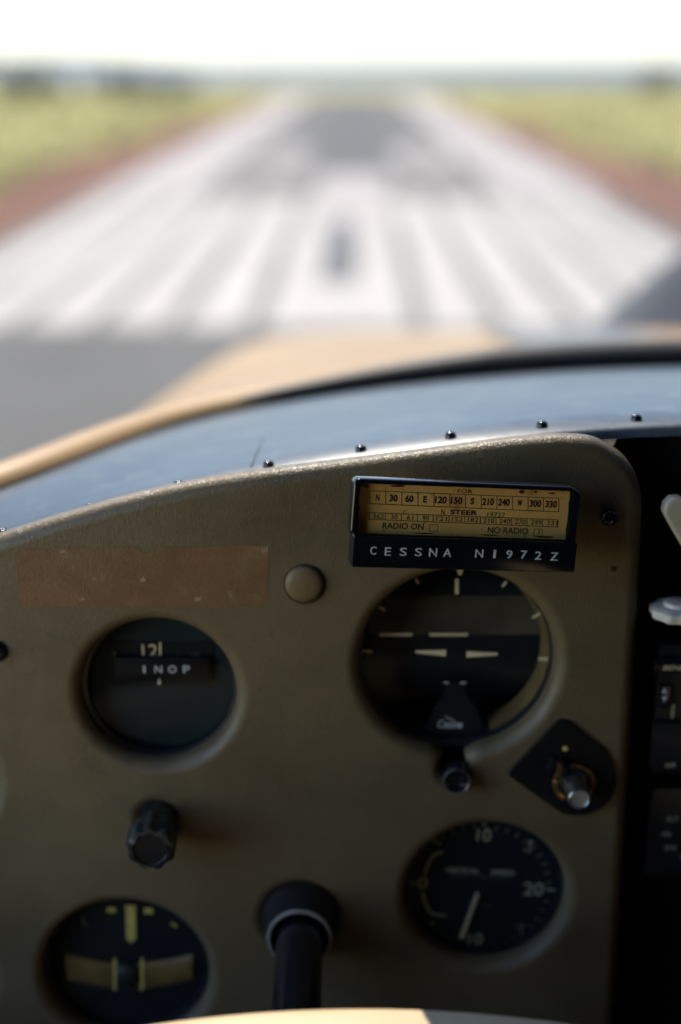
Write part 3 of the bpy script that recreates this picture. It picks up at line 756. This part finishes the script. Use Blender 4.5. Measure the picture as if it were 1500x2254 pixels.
# the two gauges cut by the left edge of the picture
for key, lb, mk in (('left_hi', 'gauge with green arc cut by the left edge, upper of two', .55), ('left_lo', 'dark gauge cut by the left edge, below the upper one', .0)):
    t, f = gauge('gauge', lb, key, M['dial'])
    q = Frame(f.p(0, 0, -.0133), f.u, f.v); r_ = holes[key][2]-BV
    gm = mat('green_arc_'+key, (.02, .30, .17), .5)
    mb = MB(); rows = [[q.p(k*math.cos(a), k*math.sin(a)) for a in [math.radians(-25+5*i) for i in range(11)]] for k in (r_*.86, r_*.94)]
    if mk: mb.grid(rows).build('green_arc', gm, t, smooth=0)
    mb = MB()
    for k in range(24):
        a = math.radians(15*k); s0, s1 = r_*.84, r_*.96; w_ = .0005
        mb.add([q.p(s0*math.cos(a)-w_*math.sin(a), s0*math.sin(a)+w_*math.cos(a), .0004), q.p(s1*math.cos(a)-w_*math.sin(a), s1*math.sin(a)+w_*math.cos(a), .0004), q.p(s1*math.cos(a)+w_*math.sin(a), s1*math.sin(a)-w_*math.cos(a), .0004), q.p(s0*math.cos(a)+w_*math.sin(a), s0*math.sin(a)-w_*math.cos(a), .0004)], [(0, 1, 2, 3)])
    mb.build('scale_print', M['green_mark'], t, smooth=0)
    mb = MB(); mb.prism(q, [(-.003, -.004), (.002, -.004), (.020, .012), (.019, .0135)], .002, .0026); mb.build('needle', M['cream_mark'], t, smooth=0)

# ------------------------------------------------------------------ knobs, switch, control column
u, v, r = holes['knob']; kf = Frame(PF.p(u, v), PF.u, PF.v)
knob = thing('fluted_knob', 'worn black fluted knob on a shaft below the INOP gauge', 'knob', kf.p(0, 0, -.012), 'controls on the panel')
MB().lathe(kf, [(r+.004, -.0125), (r+.004, -.02), (0, -.02)], 24, cap0=False).build('socket', M['black'], knob)
MB().lathe(kf, [(.0080, -.018), (.0080, .004), (.0086, .006), (.0086, .009)], 32).build('shaft', M['worn_black'], knob, smooth=40)
fl = lambda a, n: 1+.065*math.sin(a*9)+.02*math.sin(a*4+n*800)
MB().lathe(kf, [(.0088, .009), (.0097, .0105), (.0098, .0215), (.0088, .0235), (.0070, .0238)], 100, fl, True, False).build('grip', M['worn_black'], knob, smooth=50)
MB().lathe(kf, [(.0071, .0240), (.0066, .0232), (0, .0231)], 40, cap0=False).build('cap', M['black'], knob)
# switch plate
SF = PF.at(1255, 1700)
sw = thing('dimmer_switch', 'black diamond switch plate with steel knob and brass ring, right of the gyro', 'switch', SF.o, 'controls on the panel')
pts = [pr(x, y) for x, y in [(1122, 1704), (1128, 1690), (1222, 1592), (1234, 1584), (1250, 1586), (1330, 1650), (1344, 1676)]]
c_ = pr(1270, 1718); rp = 84*mpp(1270, 1718)
pts += [(c_[0]+rp*math.cos(a), c_[1]+rp*.96*math.sin(a)) for a in [math.radians(10-k*8) for k in range(16)]]
pl = plate('plate', PF.at(750, 1127, .0) if False else Frame(PF.p(0, 0, .0016), PF.u, PF.v), [pts], .0004, .0005, M['black_matt'], sw, 3)
b0 = Frame(PF.at(1262, 1716).p(0, 0, .0016), PF.u, PF.v)
def brass_ring(a0, a1):
    return MB().lathe(b0, [(.0088, 0), (.0088, .0022), (.0080, .0026), (.0070, .0022), (.0070, 0)], 40, a0=a0, a1=a1)
br = brass_ring(math.radians(-38), math.radians(112)).build('brass_ring', M['brass'], sw, smooth=40)
brass_ring(math.radians(165), math.radians(238)).build('brass_ring', M['brass'], sw, smooth=40)
MB().lathe(b0, [(.0068, 0), (.0066, .002), (.005, .003)], 32).build('bushing', M['black'], sw)
kn = MB().lathe(b0, [(.0048, 0), (.0048, .0138), (.0046, .0148), (.0040, .0152), (.0038, .0149)], 40, cap1=False).build('steel_knob', M['steel'], sw, smooth=40)
MB().lathe(b0, [(.0038, .0149), (.0036, .0145), (0, .0145)], 36, cap0=False).build('knob_face', M['steel_face'], kn)
mb = MB(); sp_ = Frame(b0.p(-.0031, .0034, 0), b0.u, b0.v); mb.box(sp_, -.0010, -.0002, -.0002, .0004, .0045, .0075); mb.build('set_screw', M['ink'], kn)
sf2 = Frame(PF.at(1225, 1681).p(0, 0, .0016), PF.u, PF.v)
pk = MB().lathe(sf2, [(.0048, 0), (.0046, .003), (.0040, .004), (0, .0042)], 60, lambda a, n: 1+.07*math.sin(a*7)).build('small_knob', M['black_gloss'], sw, smooth=30)
mb = MB(); q2 = sf2.rot(14); mb.box(q2, -.0008, .0001, -.003, .0032, .004, .0050); mb.box(q2, .0005, .0013, -.003, .0024, .004, .0047); mb.build('slot_blade', M['brass'], pk)
MB().lathe(Frame(PF.at(1244, 1644).p(0, 0, .0017), PF.u, PF.v), [(.0012, 0), (.0010, .0003), (0, .0004)], 20).build('yellow_dot', M['yellow_mark'], sw)
# control column and yoke
u, v, r = holes['column']; cf = Frame(PF.p(u, v), PF.u, PF.v)
yk = thing('control_yoke', 'cream control yoke on a black shaft at the bottom edge', 'yoke', cf.p(0, 0, -.02), 'controls on the panel')
MB().lathe(cf, [(r+.004, -.0125), (r+.004, -.06), (0, -.06)], 32, cap0=False).build('column_socket', M['black'], yk)
MB().lathe(cf, [(r-.0045, -.02), (r-.0045, .001), (r-.0055, .004), (.0150, .008), (.0140, .014), (.0128, .0145)], 56, lambda a, n: 1+.008*math.sin(a*6+n*900), True, False).build('boot', M['rubber'], yk, smooth=40)
MB().lathe(cf, [(.0134, .0135), (.0139, .0150), (.0136, .0160), (.0126, .0160), (.0124, .0140)], 56, cap0=False, cap1=False).build('collar_ring', M['steel_face'], yk, smooth=50)
MB().lathe(cf, [(.0098, -.05), (.0098, .135)], 40).build('shaft', M['black_gloss'], yk, smooth=60)
yf = Frame(cf.p(0, 0, .128), cf.u, cf.v)
tu, tv = yf.uv(800, 2232)
W_ = .155
def ytop(x): return tv-.5*(x-tu)**2/.40
pts = []
for k in range(41):
    x = -W_+tu+2*W_*k/40; pts.append((x, ytop(x)))
pts += [(tu+W_+.004, tv-.042), (tu+.10, tv-.024), (tu+.03, tv-.019), (tu-.03, tv-.019), (tu-.10, tv-.024), (tu-W_-.004, tv-.042)]
plate('yoke_hub', Frame(yf.p(0, 0, .026), yf.u, yf.v), [[(x, y-.004) for x, y in pts]], .009, .006, M['yoke'], yk, 6)
for s in (-1, 1):
    b_ = yf.p(tu+s*(W_-.012), tv-.036, .012)
    path = spline([b_, b_+Vector((s*.022, 0, -.004)), b_+Vector((s*.040, -.004, .012)), b_+Vector((s*.044, -.010, .045)), b_+Vector((s*.040, -.018, .075))], 18)
    MB().tube(path, [.014+.003*math.sin(PI*i/17) for i in range(18)], 16).build('hand_grip', M['yoke'], yk, smooth=70)

# ------------------------------------------------------------------ compass correction card holder
ea, eb, ec = .18725, -.09387, .09157
Rz = Matrix.Rotation(ea, 3, 'Z'); Rx = Matrix.Rotation(eb, 3, 'X'); Ry = Matrix.Rotation(ec, 3, 'Y')
RM = Rz @ Rx @ Ry
CF = Frame(Vector((.04746, .505, 2-.16691)), RM @ Vector((1, 0, 0)), RM @ Vector((0, 0, 1)))
HW, HH = .0436, .01607
ch = thing('compass_card_holder', 'black framed compass correction card with an embossed registration strip', 'placard', CF.p(0, -HH, -.01))
def z(x, y): return 760+x/2.83, 1030+y/2.83
def cuv(x, y, n=0): return CF.uv(*z(x, y), n)
bvl = .0011
w0 = cuv(75, 88)[0]; w1 = cuv(1425, 130)[0]; wt = cuv(700, 108)[1]; wb = cuv(700, 428)[1]
plate('frame', CF, [rrect(-HW+bvl, HW-bvl, -HH+bvl, HH-bvl, .0026), rrect(w0, w1, wb, wt, .0014)], .0022, bvl, M['black_gloss'], ch, 5)
MB().prism(CF, rrect(-HW+.001, HW-.001, -HH+.001, HH-.001, .002), -.0105, -.0036).build('backing', M['black'], ch, smooth=30)
nC = -.0032
cu0, cv1 = CF.uv(*z(98, 95), nC); cu1, _ = CF.uv(*z(1402, 150), nC); _, cv0 = CF.uv(*z(700, 440), nC)
edge = []
for (a, b, n_) in (((cu0, cv0), (cu1, cv0), 26), ((cu1, cv0), (cu1, cv1), 8), ((cu1, cv1), (cu0, cv1), 26), ((cu0, cv1), (cu0, cv0), 8)):
    for k in range(n_): edge.append((a[0]+(b[0]-a[0])*k/n_+random.uniform(-1, 1)*.00022, a[1]+(b[1]-a[1])*k/n_+random.uniform(-1, 1)*.00022))
card = MB().prism(CF, edge, nC-.0004, nC).build('correction_card', M['card'], ch, smooth=0); card['label'] = 'yellowed compass correction card'
nI = nC+.00006
def ctext(mb, s, x, y, wz, hz, offset=.0, spacing=1.0): put_text(mb, s, CF, *z(x, y), wz/2.83, hz/2.83, nI, offset, kx=1.02, spacing=spacing)
def cline(mb, u0, v0, u1, v1, w_):
    d = Vector((u1-u0, v1-v0)).normalized(); q = Vector((-d.y, d.x))*w_/2
    mb.add([CF.p(u0-q.x, v0-q.y, nI), CF.p(u1-q.x, v1-q.y, nI), CF.p(u1+q.x, v1+q.y, nI), CF.p(u0+q.x, v0+q.y, nI)], [(0, 1, 2, 3)])
mb = MB()
def row(xl, yt, yb, xr, yt2, yb2, w_):
    A = CF.uv(*z(xl, yt), nI); B = CF.uv(*z(xr, yt2), nI); A2 = CF.uv(*z(xl, yb), nI); B2 = CF.uv(*z(xr, yb2), nI)
    cline(mb, *A, *B, w_); cline(mb, *A2, *B2, w_)
    for k in range(13):
        f_ = k/12; cline(mb, A[0]+(B[0]-A[0])*f_, A[1]+(B[1]-A[1])*f_, A2[0]+(B2[0]-A2[0])*f_, A2[1]+(B2[1]-A2[1])*f_, w_)
row(153, 142, 222, 1332, 189, 274, .00026); row(150, 278, 320, 1325, 323, 368, .00026)
def cell(k): return 153+(1332-153)*(k+.5)/12
for k, s in enumerate(('N', '30', '60', 'E', '120', '150', 'S', '210', '240', 'W', '300', '330')):
    x = cell(k); y = 184+(x-200)*.0385
    ctext(mb, s, x+2, y, {1: 24, 2: 52, 3: 74}[len(s)]+(8 if s == 'W' else 0), 46 if len(s) > 1 else 42, .04)
ctext(mb, 'FOR', 748, 146, 96, 26, .01); ctext(mb, 'STEER', 740, 277, 170, 31, .03)
ctext(mb, 'RADIO ON', 362, 362, 258, 40, .015); ctext(mb, 'NO RADIO', 1015, 390, 258, 40, .015)
for (x, y) in ((552, 373), (1203, 403)):
    a = CF.uv(*z(x-24, y-22), nI); b = CF.uv(*z(x+24, y+22), nI)
    for l in ((a[0], a[1], b[0], a[1]), (b[0], a[1], b[0], b[1]), (b[0], b[1], a[0], b[1]), (a[0], b[1], a[0], a[1])): cline(mb, *l, .0002)
mb.build('card_print', M['ink'], card, smooth=0)
mb = MB()
for k, s in enumerate(('362', '30', '61', '90', '121', '152', '182', '210', '240', '270', '299', '331')):
    x = cell(k)+6; ctext(mb, s, x, 301+(x-200)*.0385, {2: 42, 3: 68}[len(s)], 31, .012)
ctext(mb, 'N', 609, 275, 20, 32, .004); ctext(mb, '19727', 942, 292, 114, 30, .004); ctext(mb, 'X', 1209, 399, 20, 28, .01)
mb.build('typed_figures', M['type_ink'], card, smooth=0)
mb = MB()                                                      # torn burnt spots along the top edge
for (x, y, rx, ry) in ((1102, 150, 20, 12), (1188, 150, 14, 6), (1290, 158, 30, 5), (330, 112, 55, 8), (130, 112, 26, 10), (1388, 380, 8, 20), (900, 418, 60, 4), (500, 408, 80, 4), (1250, 430, 60, 6)):
    u_, v_ = CF.uv(*z(x, y), nI); s = CF.scale(*z(x, y), nI)/2.83
    mb.add([CF.p(u_, v_, nI-.00001)]+[CF.p(u_+rx*s*math.cos(a)*random.uniform(.7, 1.2), v_+ry*s*math.sin(a)*random.uniform(.7, 1.2), nI-.00002) for a in [2*PI*k/18 for k in range(18)]], [(0, 1+k, 1+(k+1) % 18) for k in range(18)])
mb.build('burnt_spot', M['card_dirt'], card, smooth=0)
MB().add([CF.p(w0, wb, -.0016), CF.p(w1, wb, -.0016), CF.p(w1, wt, -.0016), CF.p(w0, wt, -.0016)], [(0, 1, 2, 3)]).build('cover_pane', M['gauge_glass'], ch, smooth=0)
lt = cuv(700, 436)[1]
strip = MB().prism(CF, rrect(-HW+.0002, HW-.0002, -HH-.0002, lt, .0009), -.006, .0022).build('registration_strip', M['black_gloss'], ch, bevel=.0004, smooth=40)
inner = [cuv(60, 465, .0023), cuv(1430, 480, .0023)]
strip['label'] = 'embossed black strip reading CESSNA N1972Z'
for c, x, y, wd in (('C', 176, 514, 38), ('E', 266, 520, 38), ('S', 363, 522, 44), ('S', 457, 524, 44), ('N', 548, 526, 50), ('A', 637, 527, 50), ('N', 836, 532, 50), ('1', 932, 535, 15), ('9', 1023, 538, 38), ('7', 1113, 540, 38), ('2', 1203, 545, 40), ('Z', 1303, 551, 48)):
    mb = MB(); put_text(mb, c, CF, *z(x, y), wd/2.83, 52/2.83, .0022, .004, .0004); mb.build('letter', M['white_mark'], strip, smooth=0)
# bracket that carries the holder on the panel
for u_ in (.030, -.030):
    q = CF.p(u_, 0, -.0100); MB().tube([q, Vector((q.x+.002, D0+.003, q.z))], .0055, 12).build('bracket', M['black'], ch)

# ------------------------------------------------------------------ centre panel and radios
RF = Frame((0, .552, 2.0), (1, 0, 0), (0, 0, 1))
pts = []
for k in range(21):
    x = .098+(.70-.098)*k/20; pts.append((x, near_z(x)-2.0-.0045))
pts = [RF.uv(1290, 2850)]+[RF.uv(1335, 1012)]+[RF.uv(1372, 950)]+[p for p in pts if p[0] > RF.uv(1385, 950)[0]]+[(.70, RF.uv(1290, 2850)[1])]
cp = MB().prism(RF, pts, -.003, 0).build('centre_panel', M['black_matt'], None, bevel=.001, loc=RF.p(.3, -.5, 0))
tag(cp, 'dark centre panel behind the radios, right of the brown panel', 'panel')
# dark board closing the panel below and left, behind the leathercloth
bk = MB().prism(Frame((0, .600, 2.0), (1, 0, 0), (0, 0, 1)), [(-.42, -.9), (.90, -.9), (.90, -.25), (.10, -.20), (-.2, -.24), (-.42, -.29)], -.003, 0).build('panel_backing', M['black'], panel)
def rad(name, label, x0, y0, x1, y1, n):
    u0, v0 = RF.uv(x0, y1, n); u1, v1 = RF.uv(x1, y0, n)
    t = thing(name, label, 'radio', RF.p((u0+u1)/2, v0, n), 'radios in the centre panel')
    MB().prism(RF, rrect(u0, u1, v0, v1, .002), .001, n).build('face', M['black'], t, bevel=.0006, smooth=35)
    return t
r1 = rad('radio', 'black radio with a slanted brand word and small arrow keys', 1432, 1420, 2260, 1706, .014)
RT_ = Frame(RF.p(0, 0, .0142), RF.u, RF.v)
u0, v0 = RT_.uv(1436, 1590); u1, v1 = RT_.uv(2240, 1490)
def slab(name, x0, y0, x1, y1, n0, n1, m, parent, bev=.0004):
    a = RF.uv(x0, y1, n1); b = RF.uv(x1, y0, n1)
    return MB().box(RF, a[0], b[0], a[1], b[1], n0, n1).build(name, m, parent, bevel=bev, smooth=35)
slab('upper_bezel', 1440, 1450, 2250, 1482, .013, .0165, M['black_gloss'], r1)
slab('key', 1450, 1508, 1482, 1560, .013, .0158, M['black_gloss'], r1)
slab('display_window', 1508, 1492, 2200, 1590, .013, .0150, mat('amber_display', (.05, .018, .006), .1), r1)
slab('lower_bezel', 1430, 1592, 2250, 1690, .013, .0170, M['black'], r1)
mb = MB(); RT1 = Frame(RF.p(0, 0, .0167), RF.u, RF.v)
put_text(mb, 'BENDIX', RT1, 1497, 1470, 76, 12, 0, .02, shear=.25); mb.build('brand_word', M['cream_mark'], r1, smooth=0)
mb = MB(); RT2 = Frame(RF.p(0, 0, .0161), RF.u, RF.v)
for (pt) in ([(1457, 1526), (1468, 1526), (1462.5, 1513)], [(1457, 1533), (1468, 1533), (1462.5, 1546)]):
    mb.add([RT2.p(*RT2.uv(x, y)) for x, y in pt], [(0, 1, 2)])
mb.build('arrow_print', M['white_mark'], r1, smooth=0)
mb = MB(); V, Fs, a_, b_ = text_mesh('PUSH', .01); RT3 = Frame(RF.p(0, 0, .0152), RF.u, RF.v); u_, v_ = RT3.uv(1481, 1566); s = RT3.scale(1481, 1566)
mb.add([RT3.p(u_+y*8*s/b_, v_-x*32*s/a_, .0002) for x, y, q in V], Fs); mb.build('key_print', M['cream_mark'], r1, smooth=0)
mb = MB(); RT4 = Frame(RF.p(0, 0, .0173), RF.u, RF.v); put_text(mb, 'OFF', RT4, 1476, 1685, 23, 11, 0, .012); mb.build('knob_print', M['cream_mark'], r1, smooth=0)
r2 = rad('transponder', 'black transponder below the radio with ALT ON STY print', 1420, 1736, 2260, 1930, .013)
mb = MB(); RT5 = Frame(RF.p(0, 0, .0133), RF.u, RF.v)
put_text(mb, 'ALT', RT5, 1480, 1803, 26, 13, 0, .01); put_text(mb, 'ON', RT5, 1467, 1836, 20, 12, 0, .01); put_text(mb, 'STY', RT5, 1477, 1867, 28, 12, 0, .01); put_text(mb, 'OFF', RT5, 1510, 1884, 24, 12, 0, .01)
mb.build('mode_print', M['green_mark'], r2, smooth=0)
MB().lathe(Frame(RT5.p(*RT5.uv(1560, 1850)), RF.u, RF.v), [(.010, 0), (.009, .010), (.0085, .012), (0, .012)], 36).build('mode_knob', M['black_gloss'], r2, smooth=40)
# cream lever and white knob of the centre panel
lf = Frame(RF.p(0, 0, .012), RF.u, RF.v)
lv = thing('cream_lever', 'cream plastic lever slanting down into the centre panel', 'lever', lf.p(*lf.uv(1530, 1200)), 'controls on the centre panel')
pts = [lf.uv(x, y) for x, y in ((1457, 1108), (1460, 1096), (1468, 1088), (1480, 1087), (1492, 1094), (1560, 1190), (1590, 1250), (1560, 1275), (1530, 1240), (1500, 1184), (1466, 1126))]
plate('lever_arm', Frame(lf.p(0, 0, .012), lf.u, lf.v), [pts], .0018, .0018, M['cream'], lv, 5)
MB().lathe(Frame(RF.p(*lf.uv(1560, 1245), 0), RF.u, RF.v), [(.009, 0), (.009, .017), (.007, .019)], 32).build('pivot', M['black'], lv, smooth=40)
kf = Frame(RF.p(0, 0, .018), RF.u, RF.v); kf = Frame(kf.p(*kf.uv(1492, 1342)), (1, 0, 0), (0, -1, 0))
wk = thing('white_knob', 'white lobed knob above the radio, at the right edge', 'knob', kf.o, 'controls on the centre panel')
kz = Frame(kf.o, (1, 0, 0), (0, 1, 0))
MB().lathe(kz, [(.0098, -.0028), (.0108, -.0018), (.0108, .0010), (.0092, .0018), (.0060, .0021)], 90, lambda a, n: 1+.05*math.cos(a*9)).build('knob_skirt', M['white_knob'], wk, smooth=45)
MB().lathe(kz, [(.0058, .0018), (.0056, .0034), (.0046, .0039), (0, .0040)], 40).build('knob_top', M['white_knob'], wk, smooth=45)
MB().tube([kf.o+Vector((0, .0, -.0005)), kf.o+Vector((0, .018, -.0005))], .0035, 14).build('knob_arm', M['black'], wk, smooth=60)
